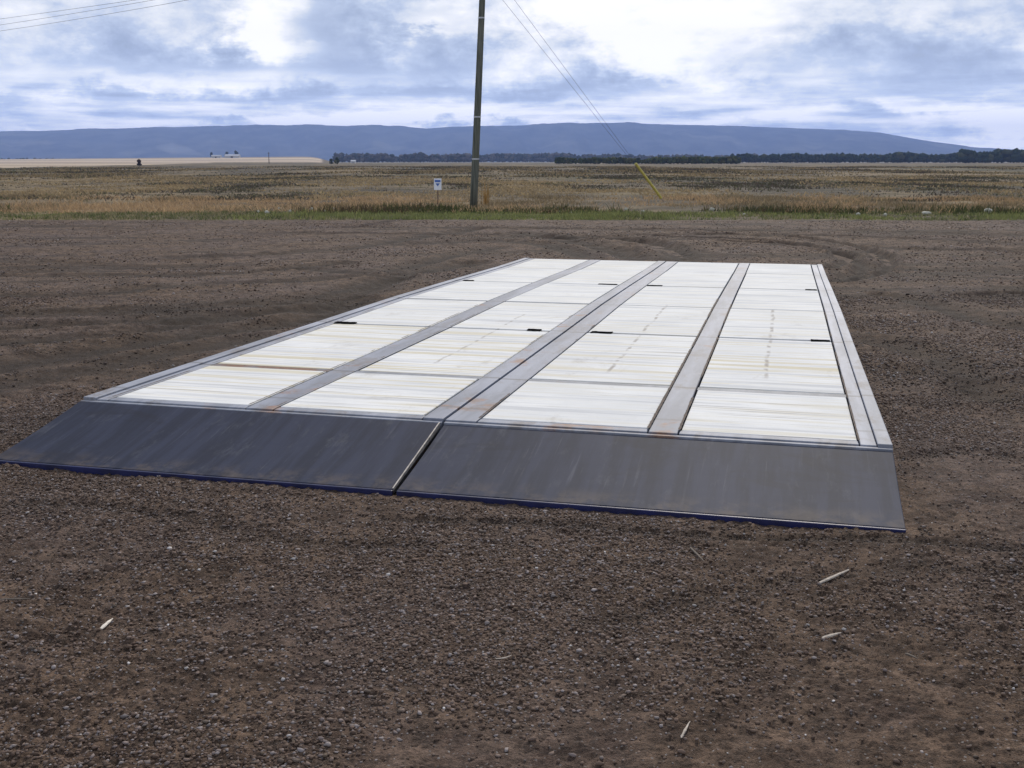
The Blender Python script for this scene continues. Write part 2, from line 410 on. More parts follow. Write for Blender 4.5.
rut([(640, 229), (760, 229), (900, 231), (1050, 236)], .16, .026, .6)
rut([(880, 246), (940, 248), (1060, 250)], .14, .020, .5)
rut([(900, 268), (960, 268), (1060, 268)], .12, .016, .4)
rut([(970, 292), (1000, 290), (1080, 292)], .10, .030, .8)
rut([(880, 290), (925, 300), (960, 312), (990, 322), (1060, 330)], .12, .020, .5)
rut([(870, 340), (920, 352), (960, 372), (990, 402)], .14, .020, .4)
rut([(900, 372), (960, 384), (1040, 388)], .10, .012, .3)
rut([(380, 532), (520, 536), (640, 544), (760, 552), (900, 556), (1040, 566)], .045, .012, .35)
rut([(600, 640), (760, 600), (900, 585), (1050, 590)], .06, .008, .2)
rut([(905, 470), (960, 462), (1040, 470)], .07, .012, .2)
rut([(-50, 520), (60, 516), (180, 528), (300, 556), (420, 560)], .06, .008, .2)

def yard_height(x, y):
    """height and dampness of the yard"""
    z = base_z(x, y)
    z = z + .020*fbm(x*.45, y*.8, 3, 3)
    amp = np.clip(.35+1.6*(fbm(x*.5, y*.5, 40, 2)+.35), .3, 1.5)
    z = z + .014*amp*fbm(x*3.2, y*4.6, 11, 3)
    fine = fbm(x*17, y*21, 21, 3, .6)
    z = z + .012*amp*(np.abs(fine)*1.5-.3)
    z = z + .0075*fbm(x*48, y*48, 31, 2, .8)
    # scuffed parallel drag marks, mostly left of the scale and behind it
    zone = np.clip((y-5)/4, 0, 1)
    z = z + zone*.022*fbm((x*.35+y*.05), (y*2.2 - x*.30), 51, 3)
    damp = np.clip(fbm(x*.3, y*1.2-x*.12, 61, 4, .65)*2.2-.2, 0, .7)*zone
    flat = x.ravel(), y.ravel(); dz = np.zeros(flat[0].shape); dd = damp.ravel().copy()
    for pts, hw, dep, dm in RUTS:
        lo, hi = pts.min(0)-hw*4, pts.max(0)+hw*4
        idx = np.nonzero((flat[0] > lo[0]) & (flat[0] < hi[0]) & (flat[1] > lo[1]) & (flat[1] < hi[1]))[0]
        if not len(idx): continue
        X = flat[0][idx]; Y = flat[1][idx]; best = np.full(len(idx), 9.0)
        for a, b_ in zip(pts[:-1], pts[1:]):
            d = b_-a; L = d@d+1e-9
            t_ = np.clip(((X-a[0])*d[0]+(Y-a[1])*d[1])/L, 0, 1)
            best = np.minimum(best, np.hypot(X-a[0]-t_*d[0], Y-a[1]-t_*d[1]))
        wob = 1+.5*vnoise(X*1.3, Y*1.3, 71)
        s = best/(hw*wob)
        prof = -np.exp(-s**4) + .42*np.exp(-((s-1.55)/.34)**2)
        lug = 1+.35*fbm(X*6, Y*6, 81, 2)
        fade = np.clip(.9+.8*vnoise(X*.5, Y*.5, 91), .5, 1.3)
        dz[idx] += dep*prof*lug*fade
        dd[idx] = np.maximum(dd[idx], dm*np.exp(-s**2*.7)*np.clip(fade*1.25, 0, 1))
    z = z + dz.reshape(x.shape)
    return z, dd.reshape(x.shape)

ys = [1.2]
while ys[-1] < 34.6: ys.append(ys[-1] + (max(.0058, ys[-1]**2/1650) if ys[-1] < 7 else .0297+(ys[-1]-7)*.0016))
ys = np.array(ys); NC = 1000
tt = np.linspace(-1, 1, NC)
YY, TT = np.meshgrid(ys, tt, indexing='ij'); XX = TT*(2.0+.72*YY)
def deck_local(x, y):
    c, s = math.cos(-.2448), math.sin(-.2448)
    dx, dy = x+.3816, y-5.8494
    return dx*c+dy*s, -dx*s+dy*c
ZZ, DD = yard_height(XX, YY)
a_, b_ = deck_local(XX, YY)
inside = np.clip(np.minimum(np.minimum(a_+2.2, 2.3-a_), np.minimum(b_+.80, 11.6-b_))/.12+0, 0, 1)   # scraped flat under the scale
ZZ = ZZ*(1-inside) + (base_z(XX, YY)-.03)*inside
edge = np.clip((YY-33.6)/1.0, 0, 1); ZZ = ZZ - edge*.14
nr, nc = XX.shape
idx = np.arange(nr*nc).reshape(nr, nc)
faces = np.stack([idx[:-1, :-1], idx[:-1, 1:], idx[1:, 1:], idx[1:, :-1]], -1).reshape(-1, 4)
yard = mesh_np('gravel_yard', np.stack([XX, YY, ZZ], -1).reshape(-1, 3), faces, M_soil, smooth=True,
               color=np.repeat(DD.reshape(-1, 1), 3, 1))
tag(yard, kind='structure')
# coarse yard round about, out of frame
m = MB(); m.add([(-90, -40, -.26), (90, -40, -.26), (90, 34.4, -.26), (-90, 34.4, -.26)], [(0, 1, 2, 3)])
tag(m.build('ground', M_soil), kind='structure')

# field: one sheet from the verge to the hills
fy = [34.0]
while fy[-1] < 13500: fy.append(fy[-1]*1.022+.05)
fy = np.array(fy); ft = np.linspace(-1, 1, 320)
FY, FT = np.meshgrid(fy, ft, indexing='ij'); FX = FT*(40+1.0*FY)
bum = .10*fbm(FX*.35, FY*.35, 5, 4)+.12*fbm(FX*.05, FY*.05, 6, 3)
FZ = -.20 + bum*np.clip((FY-35)/12, .15, 1)*np.clip(1-(FY-300)/300, 0.0, 1)
# low stubble rise far to the left
rise = np.exp(-((FY-2050)/650.0)**2)
side = 1/(1+np.exp((FX/FY+.170)*240))*np.clip(1-(-.19-FX/FY)*1.6, .25, 1)
FZ = FZ + 10.5*rise*side
nr, nc = FX.shape; idx = np.arange(nr*nc).reshape(nr, nc)
faces = np.stack([idx[:-1, :-1], idx[:-1, 1:], idx[1:, 1:], idx[1:, :-1]], -1).reshape(-1, 4)
tag(mesh_np('field', np.stack([FX, FY, FZ], -1).reshape(-1, 3), faces, M_field, smooth=True), kind='structure')

# ------------------------------------------------------------------ far plateau
prof_px = [(-700, 150), (-400, 140), (-150, 136), (0, 134), (80, 131.5), (160, 128.5), (250, 126.5), (310, 125.2), (400, 126), (428, 128.2), (450, 127), (520, 124.8), (570, 123.5), (630, 123.0),
           (680, 124.5), (740, 126.5), (800, 128.6), (840, 130.5), (880, 134), (910, 138.5), (940, 143), (970, 147.5), (1000, 149.5), (1050, 151), (1200, 152), (1500, 150), (1900, 155)]
az = np.linspace(-.78, .78, 900)
pxs = 512+F*np.tan(az)/math.cos(PITCH)
py_ = np.interp(pxs, [p[0] for p in prof_px], [p[1] for p in prof_px])
py_ = py_ + .9*fbm(pxs*.02, pxs*0, 7, 4)*np.where(py_ < 146, 1, .4)
rr = np.linspace(6400, 12400, 60)
AZg, RG = np.meshgrid(az, rr, indexing='ij')
elev = np.tan(np.arctan((384-py_)/F)-PITCH)
hgt = (elev*10800/np.cos(az)*np.cos(az))[:, None]
u = np.clip((RG-6900)/3900, 0, 1)
sh = (.5-.5*np.cos(np.pi*np.clip(u*1.0, 0, 1)))
gul = fbm(AZg*38, RG*.0007, 13, 4)
HZ = hgt*np.where(RG < 10800, np.clip(sh + .16*gul*np.sin(np.pi*u), 0, 1), 1) - np.where(RG > 10800, (RG-10800)*.012, 0)
HZ = HZ - 6
hv = np.stack([np.sin(AZg)*RG, np.cos(AZg)*RG, HZ], -1).reshape(-1, 3)
nr, nc = AZg.shape; idx = np.arange(nr*nc).reshape(nr, nc)
faces = np.stack([idx[:-1, :-1], idx[:-1, 1:], idx[1:, 1:], idx[1:, :-1]], -1).reshape(-1, 4)[:, ::-1].copy()
def hill_material():
    m, t, b = new_mat('forested_hillside'); c = t.obj()
    n = t.noise(c, .0016, 5, .6); n2 = t.noise(t.map(c, (1, .4, 2)), .0045, 5, .65)
    co = t.mix(t.rng(n2, .35, .65), (.016, .026, .034), (.058, .066, .066))
    co = t.mix(t.rng(n, .56, .68, 0, .6), co, (.12, .12, .10))
    t.put(b.inputs['Base Color'], co); b.inputs['Roughness'].default_value = 1; b.inputs['Specular IOR Level'].default_value = 0
    return m
tag(mesh_np('hills', hv, faces, hill_material(), smooth=True), kind='structure')

# ------------------------------------------------------------------ haze (even, the whole place stands in it)
def haze():
    m = bpy.data.materials.new('blue_haze'); m.use_nodes = True
    t = NT(m.node_tree); t.n.clear(); o = t.node('ShaderNodeOutputMaterial')
    v = t.node('ShaderNodeVolumePrincipled'); v.inputs['Color'].default_value = (.40, .55, 1.0, 1)
    v.inputs['Density'].default_value = 8.6e-5; v.inputs['Anisotropy'].default_value = .1
    t.put(o.inputs['Volume'], v.outputs[0])
    b = MB(); b.box(-14500, 14500, -300, 13700, -30, 440)
    tag(b.build('haze', m), kind='stuff')
haze()

# ------------------------------------------------------------------ the truck scale
OX, OY, YAW, HD, TY = -.3816, 5.8494, -.2448, .2132, -.0133
CA = [-2.2952, -2.1246, -1.2168, -1.037, -.130, 0.0, .190, 1.1324, 1.2973, 2.2119, 2.3731]
ROW = [0.0, 1.2552, 3.452, 5.3874, 7.5068, 9.7646, 11.6097]
ZR = [-.019, -.0119, .0008, .017, .0110, -.004, -.0009]
def dz_(b): return HD + TY*b + float(np.interp(b, ROW, ZR))
scale = empty('truck_scale', (OX, OY, 0), YAW)
tag(scale, 'low truck weighing platform of white panels in grey steel frames with dark ramp plates', 'truck scale')
def slab(name, a0, a1, b0, b1, htop, hbot, mtl, parent=scale, bevel=.004, seg=None, label=None, loc_z=None):
    """a box that follows the slightly sagging deck; a: across, b: along"""
    n = seg or max(1, int((b1-b0)/.5)); bs = np.linspace(b0, b1, n+1)
    brk = [r_ for r_ in ROW if b0+.02 < r_ < b1-.02]
    bs = sorted(set([round(float(v), 4) for v in bs]+brk)); m = MB(); V = []
    for b in bs:
        z = dz_(b) if loc_z is None else loc_z
        V += [(a0, b, z+hbot), (a1, b, z+hbot), (a1, b, z+htop), (a0, b, z+htop)]
    Fc = [(0, 1, 2, 3)]
    for i in range(len(bs)-1):
        k = 4*i
        for p, q in ((0, 1), (1, 2), (2, 3), (3, 0)): Fc.append((k+q, k+p, k+4+p, k+4+q))
    k = 4*(len(bs)-1); Fc.append((k+3, k+2, k+1, k))
    m.add(V, Fc); o = m.build(name, mtl, parent, bevel=bevel)
    if label: o['label'] = label
    return o
cols = [(CA[1], CA[2]), (CA[3], CA[4]), (CA[6], CA[7]), (CA[8], CA[9])]
G = .006
for ci, (a0, a1) in enumerate(cols):
    for ri in range(6):
        b0 = ROW[ri] + (.085 if ri == 0 else (.050 if ri == 1 else .026)); b1 = ROW[ri+1] - (.05 if ri == 0 else (.026 if ri < 5 else .045))
        # each slab sits a hair differently in its frame
        hh = random.uniform(-.003, .003)
        slab('concrete_panel', a0+G+random.uniform(0, .006), a1-G-random.uniform(0, .006), b0, b1, hh, hh-.09, M_panel, bevel=.006)
# long members
for h0, (a0, a1), mt, nm in [(.006, (CA[0], CA[0]+.085), M_rail, 'side_rail'), (-.004, (CA[0]+.092, CA[1]-G), M_rail, 'rail_ledge'),
                             (-.002, (CA[2]+G, CA[3]-G), M_beam, 'stringer'), (.002, (CA[4]+G, -.007), M_beam, 'stringer'),
                             (-.003, (.007, CA[6]-G), M_beam, 'stringer'),
                             (-.002, (CA[7]+G, CA[8]-G), M_beam, 'stringer'), (-.004, (CA[9]+G, CA[9]+.085), M_rail, 'rail_ledge'), (.005, (CA[9]+.0885, CA[10]), M_rail, 'side_rail')]:
    slab(nm, a0, a1, .0 + .012, ROW[6], h0, -.11, mt, bevel=.004)
# rusty seams beside the stringers (crushed edges of the panels)
def seam(a, w_, b0, b1, dens, seed):
    rs = random.Random(seed); m = MB(); n = int((b1-b0)/.028); Lp = []; Rp = []; st = 1.0
    for i in range(n+1):
        b = b0+(b1-b0)*i/n
        if rs.random() < .12: st = 1.0 if rs.random() < dens else .12
        ww = w_*st*rs.uniform(.55, 1.25); Lp.append((a-ww/2, b, dz_(b)+.0075)); Rp.append((a+ww/2, b, dz_(b)+.0075))
    m.add(Lp+Rp, [(i, n+1+i, n+2+i, i+1) for i in range(n)])
    return m.build('rusty_seam', M_rustgap, scale)
for k, (a, w_, d) in enumerate([(CA[7], .016, .72), (CA[8], .014, .62), (CA[9], .010, .55), (CA[6], .012, .35), (CA[3], .010, .28), (CA[2], .010, .30), (CA[4], .008, .25), (CA[1], .012, .25)]):
    seam(a, w_, .06, 6.2 if k < 3 else 5.0, d, 100+k)
# cross joints, and black plates painted for the shade in the lifting pockets
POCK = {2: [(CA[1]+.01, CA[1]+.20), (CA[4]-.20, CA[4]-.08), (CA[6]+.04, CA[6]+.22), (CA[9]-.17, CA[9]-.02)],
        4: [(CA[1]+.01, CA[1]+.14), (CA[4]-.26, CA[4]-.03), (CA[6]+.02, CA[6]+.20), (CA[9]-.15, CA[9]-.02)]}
for ri in range(1, 6):
    hw = .048 if ri == 1 else .024
    b = ROW[ri]
    for ci, (a0, a1) in enumerate(cols):
        a0, a1 = a0+.002, a1-.002
        segs = [(a0, a1)]
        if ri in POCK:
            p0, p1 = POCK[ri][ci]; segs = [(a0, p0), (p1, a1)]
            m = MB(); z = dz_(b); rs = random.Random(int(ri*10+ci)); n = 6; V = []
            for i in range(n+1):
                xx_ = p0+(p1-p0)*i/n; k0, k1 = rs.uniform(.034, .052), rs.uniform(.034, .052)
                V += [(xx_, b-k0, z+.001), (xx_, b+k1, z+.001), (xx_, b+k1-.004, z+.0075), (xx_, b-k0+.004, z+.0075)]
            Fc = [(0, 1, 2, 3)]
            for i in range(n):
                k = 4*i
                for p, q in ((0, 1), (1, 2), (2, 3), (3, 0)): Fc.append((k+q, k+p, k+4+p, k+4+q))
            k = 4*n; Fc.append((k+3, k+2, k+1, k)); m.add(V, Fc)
            m.build('pocket_shade_plate', M_dark, scale)  # thin raised plate, its black stands for the dark of an open pocket
        for s0, s1 in segs:
            if s1-s0 > .02:
                slab('cross_member', s0, s1, b-hw+.002, b+hw-.002, -.010 if ri > 1 else -.004, -.08, M_cross if ri > 1 else (M_cross if ci in (0,) else M_joint), bevel=.003, seg=1)
# front and back end channels, side skirts
for a0, a1 in ((CA[0], -.007), (.007, CA[10])):
    m = MB()
    bnd = [c for pr in cols for c in pr]
    z = dz_(0.0)
    for c0, c1 in cols:
        if a0 <= c0 and c1 <= a1: m.box(c0+.002, c1-.002, .014, .082, z-.10, z-.004)
    m.box(a0, a1, -.020, .009, z-.15, z-.012)
    m.build('end_channel', M_beam, scale, bevel=.004)
    m = MB(); zb = dz_(ROW[6]); m.box(a0, a1, ROW[6]+.002, ROW[6]+.03, zb-.17, zb-.01)
    for c0, c1 in cols:
        if a0 <= c0 and c1 <= a1: m.box(c0+.003, c1-.003, ROW[6]-.042, ROW[6]-.001, zb-.10, zb-.006)
    m.build('end_beam', M_rail, scale, bevel=.003)
for a0, a1 in ((CA[0]+.012, CA[0]+.06), (CA[10]-.06, CA[10]-.012)):
    slab('side_beam', a0, a1, .03, ROW[6]-.03, -.112, -.24, M_cross)
# dark ramps: sloping plates with a navy painted front edge
LIP = HD-.019-.018; RL = .79; ZF = .026
def ramp_plate(a0, a1, f0, f1, dzr):
    m = MB(); n = 6; V = []
    for i in range(n+1):
        t_ = i/n; b = -.024 - (RL-.024)*t_; z = (LIP+dzr)*(1-t_) + ZF*t_ - .006*math.sin(math.pi*t_)
        A0 = a0+(f0-a0)*t_; A1 = a1+(f1-a1)*t_; zb = max(z-.020, .012)
        V += [(A0, b, zb), (A1, b, zb), (A1, b, z), (A0, b, z)]
    Fc = [(3, 2, 1, 0)]
    for i in range(n):
        k = 4*i
        for p, q in ((0, 1), (1, 2), (2, 3), (3, 0)): Fc.append((k+p, k+q, k+4+q, k+4+p))
    k = 4*n; Fc.append((k, k+1, k+2, k+3))
    m.add(V, Fc); o = m.build('ramp_plate', M_ramp, scale, bevel=.004)
    e = MB(); e.box(f0, f1, -RL-.014, -RL-.001, -.02, ZF-.003); eo = e.build('front_edge', M_navy, o, bevel=.003)
    # stiffener webs under the plate
    for aa in (a0+.03, (a0+a1)/2, a1-.03):
        wb = MB(); z1 = LIP+dzr-.022
        wb.add([(aa-.006, -.03, -.02), (aa+.006, -.03, -.02), (aa+.006, -.03, z1), (aa-.006, -.03, z1), (aa-.006, -RL+.05, -.02), (aa+.006, -RL+.05, -.02), (aa+.006, -RL+.05, .014), (aa-.006, -RL+.05, .014)],
               [(0, 1, 2, 3), (7, 6, 5, 4), (0, 4, 5, 1), (1, 5, 6, 2), (2, 6, 7, 3), (3, 7, 4, 0)])
        wb.build('stiffener', M_cross, o)
    return o
ramp_left = ramp_plate(CA[0], -.010, CA[0]-.01, -.012, .004)
ramp_right = ramp_plate(.010, CA[10], .012, CA[10]-.005, -.004)
eb = MB(); eb.add([(-.0165, -.03, LIP+.0095), (-.0095, -.03, LIP+.0095), (-.0095, -.03, LIP-.02), (-.0165, -.03, LIP-.02), (-.0185, -RL+.01, ZF+.0035), (-.0112, -RL+.01, ZF+.0035), (-.0112, -RL+.01, .014), (-.0185, -RL+.01, .014)],
                  [(0, 1, 5, 4), (1, 2, 6, 5), (2, 3, 7, 6), (3, 0, 4, 7), (3, 2, 1, 0), (4, 5, 6, 7)])
eb.build('worn_edge_bar', M_edge, ramp_left)

# ------------------------------------------------------------------ gravel, stones, clods
import bmesh
def ico(sub=1):
    bm = bmesh.new(); bmesh.ops.create_icosphere(bm, subdivisions=sub, radius=1.0)
    v = np.array([q.co[:] for q in bm.verts]); f = np.array([[q.index for q in p.verts] for p in bm.faces]); bm.free()
    return v, f
IV, IF = ico(1)
def scatter_stones(n, ylo, yhi, smin, smax, seed, patchy=True):
    rg = np.random.default_rng(seed)
    # more of them close to the camera (uniform per square metre within a wedge)
    y = np.sqrt(rg.uniform(ylo**2, yhi**2, n*3)); x = rg.uniform(-1, 1, n*3)*(.6+.54*y)
    keep = np.ones(len(x), bool)
    if patchy:
        d = fbm(x*.8, y*.8, 201, 3)*1.5+.42+.5*vnoise(x*3, y*3, 205); keep &= rg.uniform(0, 1, len(x)) < np.clip(d, .06, 1)
    a, b = deck_local(x, y); keep &= ~((a > -2.34) & (a < 2.42) & (b > -.84) & (b < 11.7))
    x, y = x[keep][:n], y[keep][:n]; n = len(x)
    z, wet = yard_height(x, y)
    kp = rg.uniform(0, 1, n) > np.clip(wet*1.3-.1, 0, .93)*(y > 7); x, y, z, wet = x[kp], y[kp], z[kp], wet[kp]; n = len(x)   # wheels press them in
    s = smin*(smax/smin)**(rg.uniform(0, 1, n)**2.2)
    k = len(IV)
    V = IV[None]*(1+rg.uniform(-.42, .42, (n, k, 1)))
    ang = rg.uniform(0, 6.283, n); ca, sa = np.cos(ang)[:, None], np.sin(ang)[:, None]
    sc = np.stack([rg.uniform(.8, 1.5, n), rg.uniform(.7, 1.1, n), rg.uniform(.45, .85, n)], -1)[:, None]
    V = V*sc*s[:, None, None]
    X = V[..., 0]*ca-V[..., 1]*sa; Y = V[..., 0]*sa+V[..., 1]*ca
    V = np.stack([X+x[:, None], Y+y[:, None], V[..., 2]+z[:, None]+s[:, None]*.25], -1).reshape(-1, 3)
    Fa = (IF[None]+(np.arange(n)*k)[:, None, None]).reshape(-1, 3)
    pal = np.array([(.10, .074, .056), (.14, .112, .098), (.18, .152, .142), (.25, .215, .205), (.10, .070, .048), (.34, .31, .29), (.52, .48, .45)])
    ci = rg.choice(len(pal), n, p=[.26, .24, .20, .11, .14, .04, .01])
    c = pal[ci]*rg.uniform(.8, 1.2, (n, 1))
    return V, Fa, np.repeat(c*(1-.72*wet[:, None]), k, 0), wet
M_stone = tinted('small_stones', .85, 0, .3)
SOILP = np.array([(.078, .049, .034), (.105, .069, .049), (.138, .092, .068), (.16, .114, .090), (.185, .145, .130), (.25, .21, .195)])
def clods(n, ylo, yhi, smin, smax, seed):
    V, Fa_, C, wet = scatter_stones(n, ylo, yhi, smin, smax, seed)
    k = len(IV); m_ = len(C)//k; rg = np.random.default_rng(seed+5)
    return V, Fa_, np.repeat(SOILP[rg.choice(6, m_, p=[.24, .26, .22, .14, .09, .05])]*rg.uniform(.85, 1.15, (m_, 1))*(1-.78*wet[:, None]), k, 0), wet
parts = [scatter_stones(38000, 2.3, 8.5, .0022, .0068, 301), scatter_stones(4200, 2.3, 10, .006, .011, 302), scatter_stones(12000, 8, 18, .005, .015, 303), scatter_stones(3500, 16, 34, .008, .022, 304),
         clods(76000, 2.3, 7.5, .0038, .0088, 311), clods(46000, 7, 14, .006, .013, 312), clods(22000, 13, 33, .010, .022, 313)]
V = []; Fa = []; Cc = []; off = 0
for v, f, c, _w in parts: V.append(v); Fa.append(f+off); Cc.append(c); off += len(v)
tag(mesh_np('gravel', np.vstack(V), np.vstack(Fa), M_stone, color=np.vstack(Cc)), 'loose grey and brown gravel strewn over the yard', 'gravel', kind='stuff')

def gz_at(x, y):
    z, _ = yard_height(np.array([x]), np.array([y])); return float(z[0])
# splinters of wood
def splinter(px0, py0, px1, py1, wd, mat, label, name='wood_chip', thick=.5, bend=.0, lift=.011):
    p, q = on_z(px0, py0, .0), on_z(px1, py1, .0)
    c = (p+q)/2; o = empty(name, (c.x, c.y, gz_at(c.x, c.y)+lift)); d = (q-p); L = d.length; d.normalize(); nrm = Vector((-d.y, d.x, 0))
    m = MB(); n = 7; V = []
    rs = random.Random(int(px0*13+py0))
    for i in range(n+1):
        t_ = i/n; k = (.30+.70*math.sin(math.pi*min(1, t_*.8+.22)))*rs.uniform(.85, 1.1)
        w2 = wd*k/2; h = wd*thick*k; pp = d*((t_-.5)*L)+nrm*(bend*L*(t_-.5)**2+rs.uniform(-.06, .06)*wd)
        V += [pp-nrm*w2+Vector((0, 0, 0)), pp+nrm*w2, pp+nrm*w2*.8+Vector((0, 0, h)), pp-nrm*w2*.7+Vector((0, 0, h*.85))]
    Fc = [(3, 2, 1, 0)]
    for i in range(n):
        k = 4*i
        for a, b in ((0, 1), (1, 2), (2, 3), (3, 0)): Fc.append((k+a, k+b, k+4+b, k+4+a))
    k = 4*n; Fc.append((k, k+1, k+2, k+3)); m.add(V, Fc)
    ob = m.build(name, mat, bevel=.0008); ob.location = o.location; bpy.data.objects.remove(o)
    return ob
M_wood = plain('weathered_wood', (.38, .32, .26), .8, 0, .3, 60)
M_paleW = plain('fresh_split_wood', (.62, .55, .46), .8, 0, .2, 60)
M_darkW = plain('damp_dark_wood', (.075, .055, .04), .8, 0, .3, 60)
G1 = 'bits of wood lying on the gravel'
tag(splinter(820, 583, 853, 568, .014, M_wood, ''), 'long pale grey wood splinter lying on the soil in front of the right ramp corner', 'wood chip', G1)
tag(splinter(822, 642, 841, 636, .012, M_wood, ''), 'short grey wood chip on the soil below the long pale splinter', 'wood chip', G1)
tag(splinter(101, 632, 113, 621, .013, M_paleW, ''), 'bright cream wood chip alone on the brown soil at lower left', 'wood chip', G1)
tag(splinter(681, 740, 690, 723, .008, M_wood, ''), 'thin straw coloured sliver near the bottom edge right of centre', 'wood chip', G1)
tag(splinter(905, 655, 918, 660, .011, M_darkW, ''), 'small blunt dark wood chip at right between the gravel stones', 'wood chip', G1)
tag(splinter(690, 549, 704, 563, .012, M_darkW, ''), 'dark damp stick end lying just in front of the right ramp', 'stick', G1)
tag(splinter(-4, 606, 31, 604, .013, M_darkW, ''), 'dark damp stick at the left edge of the picture', 'stick', G1)
tag(splinter(497, 661, 513, 657, .006, M_wood, '', bend=.5), 'thin curved pale twig on the soil in the lower middle', 'twig', G1)

# ------------------------------------------------------------------ grass
M_grass = tinted('grass_blades', .9, .35, .15)
def blades(x, y, z, h, wd, col, rg, lean=.35):
    n = len(x); an = rg.uniform(0, 6.283, n); la = rg.uniform(0, 6.283, n); ll = rg.uniform(0, lean, n)*h
    dx, dy = np.cos(an)*wd/2, np.sin(an)*wd/2
    ox, oy = np.cos(la)*ll, np.sin(la)*ll
    V = np.stack([np.stack([x-dx, y-dy, z], -1), np.stack([x+dx, y+dy, z], -1),
                  np.stack([x+dx*.7+ox*.45, y+dy*.7+oy*.45, z+h*.6], -1), np.stack([x+ox, y+oy, z+h], -1), np.stack([x-dx*.7+ox*.45, y-dy*.7+oy*.45, z+h*.6], -1)], 1).reshape(-1, 3)
    i = np.arange(n)[:, None]*5
    F4 = np.vstack([i+np.array([[0, 1, 2]]), i+np.array([[0, 2, 4]]), i+np.array([[4, 2, 3]])])
    return V, F4, np.repeat(col, 5, 0)
def fz(x, y):
    return -.20 + (.10*fbm(x*.35, y*.35, 5, 4)+.12*fbm(x*.05, y*.05, 6, 3))*np.clip((y-35)/12, .15, 1)*np.clip(1-(y-300)/300, 0, 1)
def tufts(name, n, ylo, yhi, per, hlo, hhi, wd, pal, prob, seed, spread, label, cat, gate=None, power=1.0, hscale=None, lean=.4):
    rg = np.random.default_rng(seed)
    u = rg.uniform(0, 1, n*3)**power; y = ylo+(yhi-ylo)*u; x = rg.uniform(-1, 1, n*3)*(6+.62*y)
    if gate is not None:
        k = rg.uniform(0, 1, len(x)) < gate(x, y); x, y = x[k], y[k]
    x, y = x[:n], y[:n]; n = len(x)
    ci = rg.choice(len(pal), n, p=prob)
    # tint runs in drifts
    dr = fbm(x*.16, y*.05, seed+7, 4, .6); ci = np.where(dr > .12, rg.integers(0, 2, n), np.where(dr < -.14, rg.integers(2, 4, n), ci))
    hh = rg.uniform(hlo, hhi, n)*(1+.8*vnoise(x*.3, y*.3, seed+9))
    if hscale is not None: hh = hh*hscale(x, y)
    X = np.repeat(x, per)+rg.normal(0, spread, n*per)*np.repeat(np.clip(y/45, 1, 4), per)
    Y = np.repeat(y, per)+rg.normal(0, spread, n*per)
    H = np.repeat(hh, per)*rg.uniform(.45, 1.1, n*per)
    C = np.repeat(np.array(pal)[ci], per, 0)*rg.uniform(.7, 1.3, (n*per, 1))
    W = wd*np.clip(Y/45, 1, 6)*rg.uniform(.6, 1.3, n*per)
    V, Fq, Cq = blades(X, Y, fz(X, Y)-.03, H, W, C, rg, lean)
    return tag(mesh_np(name, V, Fq, M_grass, color=Cq), label, cat, kind='stuff')
green = [(.21, .22, .085), (.155, .175, .068), (.105, .12, .05), (.24, .21, .12), (.055, .058, .034), (.30, .26, .18)]
tufts('green_grass', 11000, 34.1, 39.5, 8, .04, .17, .030, green, [.26, .24, .17, .15, .10, .08], 401, .10, 'short green weedy grass along the edge of the yard', 'grass', power=.9, lean=.9, gate=lambda x, y: np.clip(.8+1.6*fbm(x*.3, y*.6, 420, 3), .1, 1))
tan_ = [(.42, .29, .165), (.36, .245, .14), (.26, .20, .12), (.17, .13, .08), (.14, .13, .07)]
tufts('dry_grass', 9500, 38.6, 56, 9, .08, .26, .032, tan_, [.33, .27, .2, .12, .08], 402, .22, 'dry reddish tan grass behind the green verge', 'grass', power=.85, lean=1.5, gate=lambda x, y: np.clip(.62+2.4*fbm(x*.16, y*.12, 430, 3), .06, 1))
tufts('dark_weeds', 1300, 38.0, 41.5, 9, .12, .36, .035, [(.050, .060, .026), (.070, .075, .030), (.075, .055, .034), (.12, .10, .05)], [.35, .3, .2, .15], 403, .16, 'dark green weeds at the back of the verge', 'weeds', lean=.8,
      gate=lambda x, y: np.clip(-.15+2.6*fbm(x*.2, y*.1, 440, 3)+.5*(np.abs(x+1.8) < 4.5), .0, 1))
scrub = [(.33, .25, .14), (.26, .195, .115), (.080, .078, .048), (.088, .070, .056), (.13, .125, .068), (.15, .13, .105)]
tufts('field_scrub', 15000, 52, 140, 9, .05, .20, .065, scrub, [.18, .16, .20, .22, .13, .11], 404, .34, 'patchy tan and dark scrub covering the near field', 'scrub', power=1.15, lean=1.8, gate=lambda x, y: np.clip(.62+3.0*fbm(x*.15, y*.04, 450, 4, .6), .12, 1))
tufts('far_scrub', 11000, 130, 420, 7, .10, .30, .06, [(.24, .185, .105), (.19, .145, .085), (.060, .060, .038), (.078, .058, .046), (.12, .11, .06), (.14, .12, .095)], [.18, .18, .19, .22, .12, .11], 405, .6, 'patchy brown scrub out in the far field', 'scrub', power=1.5, lean=1.0, gate=lambda x, y: np.clip(.45+3.0*fbm(x*.07, y*.015, 460, 4, .6), .02, 1)*(x > -84-.19*y))

